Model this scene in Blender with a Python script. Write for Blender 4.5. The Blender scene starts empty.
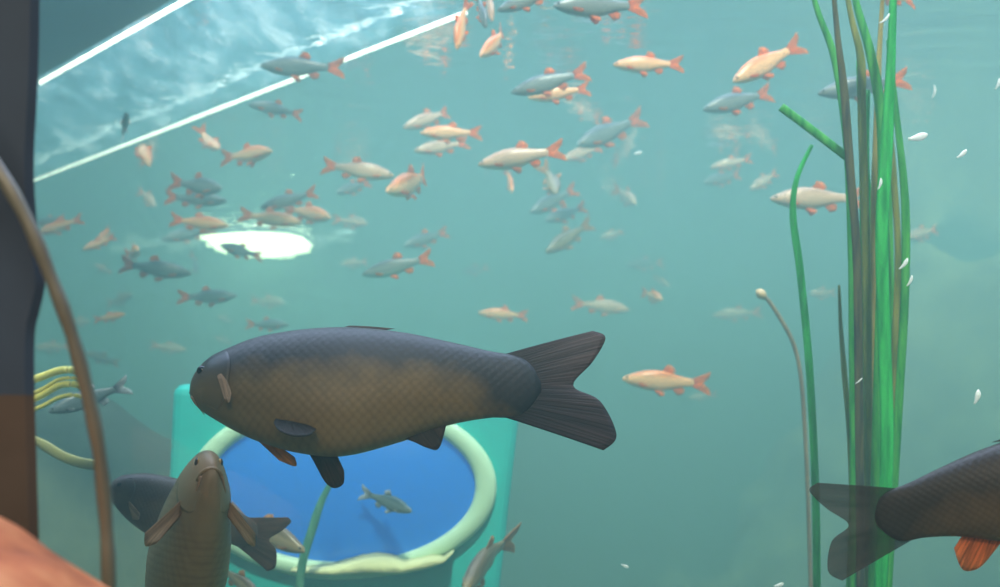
import bpy, bmesh, math, random
from mathutils import Vector, Matrix, noise

random.seed(7)
scn = bpy.context.scene
COL = scn.collection

# ------------------------------------------------------------------ camera, light, exposure
W, H, F = 1000, 587, 1050.0
CAM = Vector((0, 0, 1.2))
PITCH = math.atan((400 - H / 2) / F)          # horizon at image row 400
SURF = 2.1                                     # height of the water surface
GLASS_Y = 0.70                                 # front pane of the tank
cam_data = bpy.data.cameras.new('camera')
cam_data.sensor_width = 36
cam_data.lens = 36 * F / W
cam_data.clip_start = 0.02
cam = bpy.data.objects.new('camera', cam_data)
COL.objects.link(cam)
cam.location = CAM
cam.rotation_euler = (math.pi / 2 + PITCH, 0, 0)
scn.camera = cam
cam_data.dof.use_dof = True
cam_data.dof.focus_distance = 1.12
cam_data.dof.aperture_fstop = 5.6

world = bpy.data.worlds.new('world')
scn.world = world
world.use_nodes = True
wbg = world.node_tree.nodes['Background']
wbg.inputs[0].default_value = (0.55, 0.75, 0.85, 1)
wbg.inputs[1].default_value = 0.09

def area(name, loc, sx, sy, power, color, rot=(0, 0, 0)):
    d = bpy.data.lights.new(name, 'AREA')
    d.shape = 'RECTANGLE'; d.size = sx; d.size_y = sy
    d.energy = power; d.color = color
    o = bpy.data.objects.new(name, d)
    COL.objects.link(o); o.location = loc; o.rotation_euler = rot
    return o

sun_d = bpy.data.lights.new('sun', 'SUN')
sun_d.energy = 9.0; sun_d.angle = math.radians(6); sun_d.color = (1, 0.98, 0.96)
sun = bpy.data.objects.new('sun', sun_d); COL.objects.link(sun)
sun.rotation_euler = (math.radians(37), math.radians(6), 0)
area('sky_fill', (0.6, 5.2, 4.2), 9, 8.5, 1480, (0.84, 0.98, 1.55))  # broad overhead light added in place of the sky; no real skylight
area('room_fill', (-0.3, -0.9, 2.3), 0.9, 0.9, 44, (1.0, 0.84, 0.66))  # unseen warm fill, added to brighten the plinth and near carp

vs = scn.view_settings
vs.view_transform = 'Standard'; vs.look = 'None'
vs.exposure = 0.06; vs.gamma = 1.0; vs.use_curve_mapping = False
scn.cycles.use_denoising = True
scn.cycles.volume_bounces = 1
scn.cycles.transparent_max_bounces = 24
scn.cycles.max_bounces = 8
scn.cycles.sample_clamp_indirect = 4

# ------------------------------------------------------------------ helpers
ROT = Matrix.Rotation(math.pi / 2 + PITCH, 3, 'X')
def ray(px, py):
    return ROT @ Vector(((px - W / 2) / F, (H / 2 - py) / F, -1.0))
def P(px, py, d):
    """Point seen at pixel (px, py) at distance d along the view axis."""
    return CAM + ray(px, py) * d
def S(px, py, z=SURF):
    """Point seen at a pixel on the horizontal plane at height z."""
    r = ray(px, py)
    return CAM + r * ((z - CAM.z) / r.z)

def lin(r, g, b):
    f = lambda c: c / 12.92 if c <= 0.04045 else ((c + 0.055) / 1.055) ** 2.4
    return (f(r / 255), f(g / 255), f(b / 255), 1)

def new_mat(name):
    m = bpy.data.materials.new(name); m.use_nodes = True
    nt = m.node_tree
    return m, nt, nt.nodes['Principled BSDF'], nt.nodes['Material Output']
def nd(nt, typ, **kw):
    n = nt.nodes.new(typ)
    for k, v in kw.items(): setattr(n, k, v)
    return n
def ramp(nt, stops):
    n = nd(nt, 'ShaderNodeValToRGB')
    e = n.color_ramp.elements
    while len(e) < len(stops): e.new(0.5)
    for el, (p, c) in zip(e, stops):
        el.position = p; el.color = c
    return n

def plain(name, col, rough=0.6, metal=0, bump=0, scale=20, var=0.0, emit=None, spec=0.5):
    m, nt, b, out = new_mat(name)
    b.inputs['Base Color'].default_value = col
    b.inputs['Roughness'].default_value = rough
    b.inputs['Metallic'].default_value = metal
    b.inputs['Specular IOR Level'].default_value = spec
    if bump or var:
        tc = nd(nt, 'ShaderNodeTexCoord')
        nz = nd(nt, 'ShaderNodeTexNoise'); nz.inputs['Scale'].default_value = scale
        nz.inputs['Detail'].default_value = 6
        nt.links.new(tc.outputs['Object'], nz.inputs['Vector'])
        if var:
            r = ramp(nt, [(0.3, tuple(c * (1 - var) for c in col[:3]) + (1,)), (0.7, tuple(min(1, c * (1 + var)) for c in col[:3]) + (1,))])
            nt.links.new(nz.outputs['Fac'], r.inputs[0]); nt.links.new(r.outputs[0], b.inputs['Base Color'])
        if bump:
            bp = nd(nt, 'ShaderNodeBump'); bp.inputs['Strength'].default_value = bump
            bp.inputs['Distance'].default_value = 0.01
            nt.links.new(nz.outputs['Fac'], bp.inputs['Height']); nt.links.new(bp.outputs[0], b.inputs['Normal'])
    if emit:
        b.inputs['Emission Color'].default_value = emit[0]
        b.inputs['Emission Strength'].default_value = emit[1]
    return m

def mesh_obj(name, verts, faces, mat, parent=None, smooth=True, uvs=None):
    me = bpy.data.meshes.new(name)
    me.from_pydata([tuple(v) for v in verts], [], faces)
    if uvs:
        uvl = me.uv_layers.new(name='uv')
        for l in me.loops: uvl.data[l.index].uv = uvs[l.vertex_index]
    me.validate(); me.update()
    bm = bmesh.new(); bm.from_mesh(me)
    bmesh.ops.recalc_face_normals(bm, faces=bm.faces)
    bm.to_mesh(me); bm.free()
    if smooth:
        me.polygons.foreach_set('use_smooth', [True] * len(me.polygons))
    me.materials.append(mat)
    o = bpy.data.objects.new(name, me); COL.objects.link(o)
    if parent: o.parent = parent
    return o

def tag(o, label=None, cat=None, group=None, kind=None):
    if label: o['label'] = label
    if cat: o['category'] = cat
    if group: o['group'] = group
    if kind: o['kind'] = kind
    return o
def empty(name, loc=(0, 0, 0)):
    o = bpy.data.objects.new(name, None); COL.objects.link(o)
    o.empty_display_size = 0.05; o.location = loc
    return o

def catmull(pts, n):
    out = []
    m = len(pts)
    for i in range(m - 1):
        p0 = pts[max(i - 1, 0)]; p1 = pts[i]; p2 = pts[i + 1]; p3 = pts[min(i + 2, m - 1)]
        for k in range(n):
            t = k / n
            out.append(0.5 * ((2 * p1) + (p2 - p0) * t + (2 * p0 - 5 * p1 + 4 * p2 - p3) * t * t + (3 * p1 - p0 - 3 * p2 + p3) * t ** 3))
    out.append(pts[-1].copy())
    return out

def to_floor(pts, z=0.0, n=8):
    """Carry a curve straight down from its last point to height z."""
    a = pts[-1]
    return pts + [Vector((a.x, a.y, a.z + (z - a.z) * (i + 1) / n)) for i in range(n)]

def tube(name, pts, radii, mat, parent=None, seg=10, flat=1.0, side=None):
    """A closed tapering tube along pts; flat < 1 squashes it to a blade."""
    vs_, fs = [], []
    n = len(pts)
    ref = side or Vector((1, 0, 0))
    for i, p in enumerate(pts):
        t = (pts[min(i + 1, n - 1)] - pts[max(i - 1, 0)]).normalized()
        a = (ref - t * ref.dot(t)).normalized(); b = t.cross(a)
        r = radii[i] if hasattr(radii, '__len__') else radii
        for k in range(seg):
            th = 2 * math.pi * k / seg
            vs_.append(p + a * (r * math.cos(th)) + b * (r * flat * math.sin(th)))
    for i in range(n - 1):
        for k in range(seg):
            k2 = (k + 1) % seg
            fs.append((i * seg + k, i * seg + k2, (i + 1) * seg + k2, (i + 1) * seg + k))
    fs.append(tuple(range(seg))); fs.append(tuple((n - 1) * seg + k for k in range(seg)))
    return mesh_obj(name, vs_, fs, mat, parent)

def box_data(x0, x1, y0, y1, z0, z1):
    v = [(x, y, z) for x in (x0, x1) for y in (y0, y1) for z in (z0, z1)]
    f = [(0, 1, 3, 2), (4, 6, 7, 5), (0, 4, 5, 1), (2, 3, 7, 6), (0, 2, 6, 4), (1, 5, 7, 3)]
    return v, f
def box(name, x0, x1, y0, y1, z0, z1, mat, parent=None, bevel=0.0):
    v, f = box_data(x0, x1, y0, y1, z0, z1)
    o = mesh_obj(name, v, f, mat, parent, smooth=False)
    if bevel:
        m = o.modifiers.new('bevel', 'BEVEL'); m.width = bevel; m.segments = 3
    return o

def interp(xs, ys, x):
    if x <= xs[0]: return ys[0]
    for i in range(len(xs) - 1):
        if x <= xs[i + 1]:
            t = (x - xs[i]) / (xs[i + 1] - xs[i])
            # smooth cubic through finite-difference slopes
            def sl(j):
                a, b = max(j - 1, 0), min(j + 1, len(xs) - 1)
                return (ys[b] - ys[a]) / (xs[b] - xs[a])
            h = xs[i + 1] - xs[i]
            m0, m1 = sl(i) * h, sl(i + 1) * h
            return (2*t**3-3*t*t+1)*ys[i] + (t**3-2*t*t+t)*m0 + (-2*t**3+3*t*t)*ys[i+1] + (t**3-t*t)*m1
    return ys[-1]

# ------------------------------------------------------------------ the tank: water, surface, walls
XL, XR, YB = -5.0, 5.2, 9.2

def water_material():
    m, nt, b, out = new_mat('murky green water')
    nt.nodes.remove(b)
    sc = nd(nt, 'ShaderNodeVolumeScatter'); ab = nd(nt, 'ShaderNodeVolumeAbsorption'); ad = nd(nt, 'ShaderNodeAddShader')
    s = (0.100, 0.178, 0.184); a = (0.445, 0.315, 0.405)
    sd, adn = max(s), max(a) * 1.25
    sc.inputs['Color'].default_value = tuple(c / sd for c in s) + (1,)
    sc.inputs['Density'].default_value = sd
    sc.inputs['Anisotropy'].default_value = 0.0
    ab.inputs['Color'].default_value = tuple(1 - c / adn for c in a) + (1,)
    ab.inputs['Density'].default_value = adn
    nt.links.new(sc.outputs[0], ad.inputs[0]); nt.links.new(ab.outputs[0], ad.inputs[1])
    nt.links.new(ad.outputs[0], out.inputs['Volume'])
    return m
tag(box('water', XL, XR, GLASS_Y + 0.012, YB, 0.0, SURF - 0.004, water_material()), kind='structure')

def surface_material():
    """Water surface seen from below: mirror beyond the critical angle, clear inside it."""
    m, nt, b, out = new_mat('water surface')
    nt.nodes.remove(b)
    tc = nd(nt, 'ShaderNodeTexCoord'); mp = nd(nt, 'ShaderNodeMapping')
    mp.inputs['Scale'].default_value = (2.2, 5.0, 1)
    n1 = nd(nt, 'ShaderNodeTexNoise'); n1.inputs['Scale'].default_value = 2.4; n1.inputs['Detail'].default_value = 3
    bp = nd(nt, 'ShaderNodeBump'); bp.inputs['Strength'].default_value = 0.25; bp.inputs['Distance'].default_value = 0.03
    nt.links.new(tc.outputs['Object'], mp.inputs[0]); nt.links.new(mp.outputs[0], n1.inputs['Vector'])
    nt.links.new(n1.outputs['Fac'], bp.inputs['Height'])
    fr = nd(nt, 'ShaderNodeFresnel'); fr.inputs['IOR'].default_value = 1.33
    tr = nd(nt, 'ShaderNodeBsdfTransparent'); gl = nd(nt, 'ShaderNodeBsdfGlossy')
    gl.inputs['Roughness'].default_value = 0.05
    gl.inputs['Color'].default_value = (0.95, 0.98, 1, 1)
    mx = nd(nt, 'ShaderNodeMixShader')
    nt.links.new(bp.outputs[0], gl.inputs['Normal'])
    nt.links.new(fr.outputs[0], mx.inputs[0]); nt.links.new(tr.outputs[0], mx.inputs[1]); nt.links.new(gl.outputs[0], mx.inputs[2])
    nt.links.new(mx.outputs[0], out.inputs[0])
    return m
sv = [(XL, GLASS_Y + 0.012, SURF), (XR, GLASS_Y + 0.012, SURF), (XR, YB, SURF), (XL, YB, SURF)]
wsf = mesh_obj('water_surface', sv, [(0, 1, 2, 3)], surface_material(), smooth=False)
tag(wsf, kind='structure')

m_wall = plain('tank wall paint', lin(96, 140, 128), 0.8, bump=0.3, scale=3, var=0.2)
m_floor = plain('silty gravel floor', lin(92, 96, 74), 0.95, bump=0.8, scale=30, var=0.35)
m_sun_block = plain('dark unseen sun block', lin(60, 66, 70), 0.8, var=0.1, scale=4)
tag(box('wall_back', XL - 0.2, XR + 0.2, YB + 0.005, YB + 0.2, -0.2, 2.6, m_wall), kind='structure')
tag(box('wall_left', XL - 0.2, XL - 0.005, GLASS_Y, YB, -0.2, 2.6, m_wall), kind='structure')
tag(box('wall_right', XR + 0.005, XR + 0.2, GLASS_Y, YB, -0.2, 2.6, m_wall), kind='structure')
tag(box('ceiling_sun_block', -3, 3, -2.2, 0.05, 2.6, 2.7, m_sun_block), kind='structure')  # unseen ceiling added to block the sun, cut short towards the pane

# tank floor: gently uneven silt
def ground():
    vs_, fs = [], []
    nx, ny = 60, 60
    for j in range(ny + 1):
        for i in range(nx + 1):
            x = XL + (XR - XL) * i / nx; y = -2.2 + (YB + 2.2) * j / ny
            z = 0.0 if y < GLASS_Y + 0.1 else 0.10 * noise.noise(Vector((x * 0.7, y * 0.7, 3))) + 0.03 * noise.noise(Vector((x * 3, y * 3, 9)))
            vs_.append((x, y, z - 0.01))
    for j in range(ny):
        for i in range(nx):
            a = j * (nx + 1) + i
            fs.append((a, a + 1, a + nx + 2, a + nx + 1))
    return mesh_obj('floor', vs_, fs, m_floor)
tag(ground(), kind='structure')

# front pane
def pane_material():
    m, nt, b, out = new_mat('clear pane')
    nt.nodes.remove(b)
    tr = nd(nt, 'ShaderNodeBsdfTransparent'); gl = nd(nt, 'ShaderNodeBsdfGlossy'); mx = nd(nt, 'ShaderNodeMixShader')
    gl.inputs['Roughness'].default_value = 0.02
    mx.inputs[0].default_value = 0.03
    nt.links.new(tr.outputs[0], mx.inputs[1]); nt.links.new(gl.outputs[0], mx.inputs[2]); nt.links.new(mx.outputs[0], out.inputs[0])
    return m
tag(mesh_obj('window_1', [(XL, GLASS_Y, 0), (XR, GLASS_Y, 0), (XR, GLASS_Y, 2.6), (XL, GLASS_Y, 2.6)], [(0, 1, 2, 3)], pane_material(), smooth=False), kind='structure')

# ------------------------------------------------------------------ left foreground: pillar, curved tube, sandstone plinth
m_pillar = plain('dark slate blue paint', lin(48, 66, 86), 0.7, var=0.15, scale=12, bump=0.1)
m_pillar_low = plain('brown stained base', lin(72, 63, 57), 0.75, var=0.35, scale=9, bump=0.3)
def pillar():
    d = 0.62
    prof = [(-60, 40), (40, 39), (100, 37), (160, 34), (210, 36), (260, 42), (285, 45), (310, 40), (335, 35), (395, 35), (470, 37), (540, 39), (640, 40)]
    pts = [CAM + ray(x, y) * (d / ray(x, y).y) for y, x in prof]
    def strip(pp):
        vs_, fs = [], []
        for p in pp:
            for dx, dy in ((0, 0), (-0.004, -0.004), (-0.25, -0.004), (-0.25, 0.05), (-0.035, 0.05)):
                vs_.append((p.x + dx, p.y + dy, p.z))
        k = 5
        for i in range(len(pp) - 1):
            for j in range(k):
                a, b2 = i * k + j, i * k + (j + 1) % k
                fs.append((a, b2, b2 + k, a + k))
        fs.append(tuple(range(k))); fs.append(tuple((len(pp) - 1) * k + j for j in range(k)))
        return vs_, fs
    # keep the section plane on y = const so the pillar stands upright
    fix = lambda p: Vector((p.x, p.y, p.z))
    sm = catmull([fix(p) for p in pts], 4)
    root = empty('pillar', (sm[0].x - 0.12, 0.575, 0)); tag(root, kind='structure')
    i_split = 9 * 4
    up, lo = sm[:i_split + 1], sm[i_split:]
    top = up[0].copy(); top.z = 2.6
    bot = lo[-1].copy(); bot.z = -0.0
    for nm, pp, mt in (('shaft', [top] + up, m_pillar), ('base', lo + [bot], m_pillar_low)):
        v, f = strip(pp)
        v = [Vector(q) - root.location for q in v]
        mesh_obj(nm, v, f, mt, root, smooth=False)
pillar()

m_tube = plain('brown weathered metal', lin(118, 118, 108), 0.4, metal=0.3, var=0.2, scale=25)
tp = [(-40, 110), (0, 172), (28, 222), (52, 280), (72, 335), (88, 395), (99, 450), (106, 520), (109, 600), (109, 760)]
tpts = [P(x, y, 0.57) for x, y in tp]
tpts = [P(-75, 40, 0.57)] + tpts
tpts = to_floor(catmull(tpts, 6))
tag(tube('curved_pipe', tpts, [0.0038 + 0.0003 * math.sin(i) for i in range(len(tpts))], m_tube, seg=14),
    'thin curved brown pipe running down the left side of the glass', 'pipe')

def sandstone():
    m, nt, b, out = new_mat('orange sandstone')
    tc = nd(nt, 'ShaderNodeTexCoord'); nz = nd(nt, 'ShaderNodeTexNoise'); nz.inputs['Scale'].default_value = 28; nz.inputs['Detail'].default_value = 8
    r = ramp(nt, [(0.3, lin(148, 74, 34)), (0.5, lin(192, 110, 60)), (0.72, lin(216, 146, 92))])
    bp = nd(nt, 'ShaderNodeBump'); bp.inputs['Strength'].default_value = 0.35; bp.inputs['Distance'].default_value = 0.01
    nt.links.new(tc.outputs['Object'], nz.inputs['Vector']); nt.links.new(nz.outputs['Fac'], r.inputs[0])
    nt.links.new(r.outputs[0], b.inputs['Base Color']); nt.links.new(nz.outputs['Fac'], bp.inputs['Height']); nt.links.new(bp.outputs[0], b.inputs['Normal'])
    b.inputs['Roughness'].default_value = 0.7
    # a rounded shoulder sloping down to the right, standing on the floor
    d = 0.555
    prof = [P(-120, 445, d), P(-60, 478, d), P(0, 511, d), P(30, 527, d), P(64, 546, d), P(100, 569, d), P(130, 590, d), P(152, 622, d), P(156, 700, d)]
    prof = catmull([Vector((p.x, 0, p.z)) for p in prof], 4)
    vs_, fs = [], []
    ys = [0.32, 0.36, 0.44, 0.53, 0.56]
    inset = [0.03, 0.01, 0.0, 0.0, 0.003]
    k = len(prof)
    for y, ins in zip(ys, inset):
        for i, p in enumerate(prof):
            t = i / (k - 1)
            vs_.append((p.x - ins * t, y, p.z - ins * (1 - t) + 0.003 * noise.noise(Vector((p.x * 40, y * 40, p.z * 40)))))
        vs_.append((prof[-1].x - ins, y, 0)); vs_.append((prof[0].x, y, 0))
    n = k + 2
    for j in range(len(ys) - 1):
        for i in range(n):
            i2 = (i + 1) % n
            fs.append((j * n + i, j * n + i2, (j + 1) * n + i2, (j + 1) * n + i))
    fs.append(tuple(range(n))); fs.append(tuple((len(ys) - 1) * n + i for i in range(n)))
    return mesh_obj('sandstone_plinth', vs_, fs, m, smooth=False)
tag(sandstone(), 'rounded orange sandstone plinth at the lower left in front of the glass', 'plinth')

# ------------------------------------------------------------------ overhead panel; bright edges put in as glowing tubes; dark reflection as a sheet
def mottled_acrylic():
    m, nt, b, out = new_mat('cloudy acrylic')
    tc = nd(nt, 'ShaderNodeTexCoord'); nz = nd(nt, 'ShaderNodeTexNoise'); nz.inputs['Scale'].default_value = 11; nz.inputs['Detail'].default_value = 7
    nz.inputs['Roughness'].default_value = 0.65
    r = ramp(nt, [(0.36, lin(70, 120, 135)), (0.52, lin(110, 155, 162)), (0.70, lin(215, 222, 215))])
    mp = nd(nt, 'ShaderNodeMapping'); mp.inputs['Scale'].default_value = (1.0, 0.4, 1)
    nt.links.new(tc.outputs['Object'], mp.inputs[0]); nt.links.new(mp.outputs[0], nz.inputs['Vector']); nt.links.new(nz.outputs['Fac'], r.inputs[0])
    b.inputs['Roughness'].default_value = 0.5
    nt.links.new(r.outputs[0], b.inputs['Base Color'])
    tl = nd(nt, 'ShaderNodeBsdfTranslucent'); mx = nd(nt, 'ShaderNodeMixShader'); mx.inputs[0].default_value = 0.7
    nt.links.new(r.outputs[0], tl.inputs[0])
    nt.links.new(b.outputs[0], mx.inputs[1]); nt.links.new(tl.outputs[0], mx.inputs[2])
    tr = nd(nt, 'ShaderNodeBsdfTransparent'); m2 = nd(nt, 'ShaderNodeMixShader')
    r2 = ramp(nt, [(0.35, (0.97, 0.97, 0.97, 1)), (0.70, (0.42, 0.42, 0.42, 1))]); nt.links.new(nz.outputs['Fac'], r2.inputs[0])
    nt.links.new(r2.outputs[0], m2.inputs[0]); nt.links.new(mx.outputs[0], m2.inputs[1]); nt.links.new(tr.outputs[0], m2.inputs[2])
    nt.links.new(m2.outputs[0], out.inputs[0])
    return m
m_edge_glow = plain('white glowing edge', (1, 1, 1, 1), 0.4, emit=((1, 0.97, 0.95, 1), 4.5))  # emission stands in for light caught by the edges; no lamps there
m_dark_reflection = plain('dark green reflection', lin(40, 78, 66), 0.8, var=0.15, scale=5)  # dark colour stands for a darker reflection in the water surface
ZP = SURF - 0.03
def slab(name, poly, z0, z1, mat, parent, origin):
    n = len(poly)
    v = [Vector((p.x, p.y, z0)) - origin for p in poly] + [Vector((p.x, p.y, z1)) - origin for p in poly]
    f = [tuple(range(n)), tuple(range(n, 2 * n))] + [(i, (i + 1) % n, n + (i + 1) % n, n + i) for i in range(n)]
    return mesh_obj(name, v, f, mat, parent, smooth=False)
A0, A1 = S(40, 80, ZP), S(180, 0, ZP)
B0, B1 = S(35, 178, ZP), S(466, 9, ZP)
dA = (A1 - A0).normalized(); dB = (B1 - B0).normalized()
A0e, A1e = A0 - dA * 0.9, A1 + dA * 0.15
B0e, B1e = B0 - dB * 0.3, B1.copy()
root = empty('overhead_panel', (A0 + B1) * 0.5)
tag(root, 'cloudy bluish overhead panel between two white glowing edges at upper left', 'panel')
slab('panel', [A0e, A1e, B1e, B0e], ZP - 0.004, ZP + 0.012, mottled_acrylic(), root, root.location)
for a, b2, w in ((A0, A1e, 0.0058), (B0e, B1e, 0.0050)):
    pts = [a + (b2 - a) * (i / 12) - root.location - Vector((0, 0, 0.008)) for i in range(13)]
    tube('bright_edge', pts, w, m_edge_glow, root, seg=10)
root2 = slab('dark_reflection', [q + Vector((-0.012, -0.012, 0)) for q in (A0e, A1e, A1e + Vector((-0.3, -0.25, 0)), A0e + Vector((-0.5, -0.5, 0)), A0e + Vector((-0.4, 0, 0)))], ZP - 0.004, ZP + 0.012, m_dark_reflection, None, Vector((0, 0, 0)))
tag(root2, 'dark green water reflection sheet at the top left corner', 'sheet')

# lamp glare on the water, put in as a glowing disc
def surface_glare():
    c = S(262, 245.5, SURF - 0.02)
    root = empty('lamp_glare', c)
    tag(root, 'bright white lamp glare on the water surface left of centre', 'glare')
    m_glow = plain('lamp glare glow', (1, 1, 1, 1), 0.3, emit=((1, 0.98, 0.93, 1), 22.0))
    m_backing = plain('pale glare backing', lin(170, 180, 175), 0.5)
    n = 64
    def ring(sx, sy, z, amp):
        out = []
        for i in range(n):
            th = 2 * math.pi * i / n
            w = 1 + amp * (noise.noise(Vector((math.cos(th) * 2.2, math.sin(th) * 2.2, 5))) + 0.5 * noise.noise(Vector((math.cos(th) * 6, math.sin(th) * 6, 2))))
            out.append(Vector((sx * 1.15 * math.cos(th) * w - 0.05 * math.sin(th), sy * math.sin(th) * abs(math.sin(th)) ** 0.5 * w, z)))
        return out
    for nm, rings, mt in (('lens', [ring(0.02, 0.03, -0.018, 0), ring(0.17, 0.34, -0.014, 0.2), ring(0.26, 0.50, -0.004, 0.3), ring(0.26, 0.50, 0.004, 0.3)], m_glow),  # glowing glare shape and its backing
                          ('glare_backing', [ring(0.265, 0.51, 0.005, 0.3), ring(0.265, 0.51, 0.012, 0.3), ring(0.17, 0.36, 0.016, 0.2)], m_backing)):
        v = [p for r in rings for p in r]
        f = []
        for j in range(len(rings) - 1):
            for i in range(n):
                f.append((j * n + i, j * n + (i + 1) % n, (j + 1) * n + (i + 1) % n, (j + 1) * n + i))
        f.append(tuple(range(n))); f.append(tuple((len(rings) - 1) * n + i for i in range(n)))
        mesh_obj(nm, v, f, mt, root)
surface_glare()

# glints of light round the lamp glare, put in as pale flat flecks
def glint():
    m = plain('glint', (0.85, 0.95, 0.95, 1), 0.6)
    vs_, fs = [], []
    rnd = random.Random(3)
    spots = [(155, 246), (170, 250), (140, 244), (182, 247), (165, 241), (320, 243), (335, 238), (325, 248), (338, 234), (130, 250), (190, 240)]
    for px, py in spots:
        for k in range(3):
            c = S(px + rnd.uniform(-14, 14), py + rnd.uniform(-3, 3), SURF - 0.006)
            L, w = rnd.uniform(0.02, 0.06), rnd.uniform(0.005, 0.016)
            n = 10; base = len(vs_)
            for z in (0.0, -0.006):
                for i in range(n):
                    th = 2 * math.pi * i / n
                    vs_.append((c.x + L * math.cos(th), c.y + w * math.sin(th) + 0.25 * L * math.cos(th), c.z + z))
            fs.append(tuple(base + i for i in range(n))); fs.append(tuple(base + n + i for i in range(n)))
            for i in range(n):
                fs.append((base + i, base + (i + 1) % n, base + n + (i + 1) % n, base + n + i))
    o = mesh_obj('glint', vs_, fs, m)
    tag(o, 'thin pale glint streaks on the water surface around the bright lamp glare', 'glint', kind='stuff')
glint()

# ------------------------------------------------------------------ porthole box with blue window
def porthole():
    D = 2.0
    m_teal = plain('turquoise panel paint', lin(20, 190, 185), 0.6, var=0.08, scale=6)
    m_rim = plain('pale green rim', lin(205, 240, 205), 0.45, var=0.06, scale=8)
    m_blue = plain('backlit blue pane', lin(30, 110, 190), 0.25, emit=(lin(16, 104, 214), 0.72))
    m_silt = plain('pale silt', lin(225, 225, 170), 0.9, bump=0.6, scale=40, var=0.15)
    tl, tr = P(168, 384, D), P(523, 384, D)
    br = P(498, 600, D)
    root = empty('porthole_box', Vector(((tl.x + tr.x) / 2, D, 0)))
    tag(root, 'turquoise box with a large round blue lit window behind the big carp', 'porthole')
    c = P(343, 486, D)
    y0 = c.y
    # the box: front face y0, slightly narrower low down, stands on the floor
    zt = tl.z
    def X(p): return p.x
    front = [(tl.x, zt), (tr.x, zt), (br.x, br.z), (br.x - 0.02, 0.0), (tl.x - 0.02, 0.0)]
    v = [Vector((x, y0, z)) - root.location for x, z in front] + [Vector((x, y0 + 0.35, z)) - root.location for x, z in front]
    n = 5
    f = [tuple(range(n)), tuple(range(n, 2 * n))] + [(i, (i + 1) % n, n + (i + 1) % n, n + i) for i in range(n)]
    o = mesh_obj('housing', v, f, m_teal, root, smooth=False)
    bv = o.modifiers.new('bevel', 'BEVEL'); bv.width = 0.02; bv.segments = 3
    # oval rim torus and domed pane
    a, bb = 143 / F * D, 82 / F * D
    vs_, fs = [], []
    nu, nv = 72, 12
    for i in range(nu):
        th = 2 * math.pi * i / nu
        for k in range(nv):
            ph = 2 * math.pi * k / nv
            rr = 0.0165
            ca, sa = math.cos(th), math.sin(th)
            vs_.append(c - root.location + Vector(((a + rr * 1.25 * math.cos(ph)) * ca, -0.012 + 0.8 * rr * math.sin(ph), (bb + rr * math.cos(ph)) * sa)))
    for i in range(nu):
        for k in range(nv):
            i2, k2 = (i + 1) % nu, (k + 1) % nv
            fs.append((i * nv + k, i * nv + k2, i2 * nv + k2, i2 * nv + k))
    mesh_obj('rim', vs_, fs, m_rim, root)
    vs_, fs = [c - root.location + Vector((0, -0.03, 0))], []
    rings = 6
    for j in range(1, rings + 1):
        r = j / rings
        for i in range(nu):
            th = 2 * math.pi * i / nu
            vs_.append(c - root.location + Vector((a * r * math.cos(th), -0.03 + 0.027 * r * r, bb * r * math.sin(th))))
    for i in range(nu): fs.append((0, 1 + i, 1 + (i + 1) % nu))
    for j in range(rings - 1):
        for i in range(nu):
            p, q = 1 + j * nu + i, 1 + j * nu + (i + 1) % nu
            fs.append((p, q, q + nu, p + nu))
    mesh_obj('pane', vs_, fs, m_blue, root)
    # heap of pale silt caught along the lower rim
    vs_, fs = [], []
    tops = [(298, 563), (315, 561), (335, 560), (350, 556), (365, 552), (380, 550), (395, 552), (405, 555), (420, 553), (432, 550), (445, 552), (455, 546)]
    bots = [(298, 566), (315, 569), (335, 571), (350, 571), (365, 571), (380, 571), (395, 571), (405, 570), (420, 567), (432, 564), (445, 559), (455, 548)]
    k = len(tops)
    for dy in (-0.015, -0.05, -0.055, -0.03):
        for (tx, ty), (bx, by) in zip(tops, bots):
            f_ = {-0.015: 0.0, -0.05: 0.35, -0.055: 0.75, -0.03: 1.0}[dy]
            q = P(tx + (bx - tx) * f_, ty + (by - ty) * f_, D); q.y = y0 + dy
            vs_.append(q - root.location)
    for j in range(3):
        for i in range(k - 1):
            fs.append((j * k + i, j * k + i + 1, (j + 1) * k + i + 1, (j + 1) * k + i))
    for i in range(k - 1): fs.append((3 * k + i, 3 * k + i + 1, i + 1, i))
    mesh_obj('silt_heap', vs_, fs, m_silt, root)
porthole()

# ------------------------------------------------------------------ rocks at left and right, yellow hose
m_rock = plain('olive algae rock', lin(98, 104, 84), 0.9, bump=0.8, scale=7, var=0.4)
def mound(name, pts, depth_y, thick, mat, jitter=0.02):
    """Rounded bank: crest along pts (world x, z), falling to the floor in front and behind."""
    rows = [(-thick, 0.0), (-thick * 0.75, 0.55), (-thick * 0.4, 0.88), (0, 1.0), (thick * 0.5, 0.9), (thick, 0.0)]
    vs_, fs = [], []
    k = len(pts)
    for dy, hz in rows:
        for x, z in pts:
            j = jitter * noise.noise(Vector((x * 4, dy * 4, z * 4)))
            vs_.append((x, depth_y + dy + j, max(-0.05, z * hz + j)))
    for r in range(len(rows) - 1):
        for i in range(k - 1):
            fs.append((r * k + i, r * k + i + 1, (r + 1) * k + i + 1, (r + 1) * k + i))
    return mesh_obj(name, vs_, fs, mat)
def crest(pix, d, n=5):
    q = [P(x, y, d) for x, y in pix]
    q = catmull([Vector((p.x, 0, p.z)) for p in q], n)
    return [(p.x, p.z) for p in q]
lm = mound('rock_bank', crest([(-140, 385), (-40, 384), (40, 388), (90, 398), (120, 418), (150, 436), (190, 446), (240, 470), (300, 540), (340, 700)], 2.8), 2.95, 0.45, m_rock)
tag(lm, 'olive rock bank sloping down behind the curved pipe at lower left', 'rock')
m_rock2 = plain('mossy yellow green rock', lin(128, 128, 92), 0.9, bump=0.9, scale=3.5, var=0.5)
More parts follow.
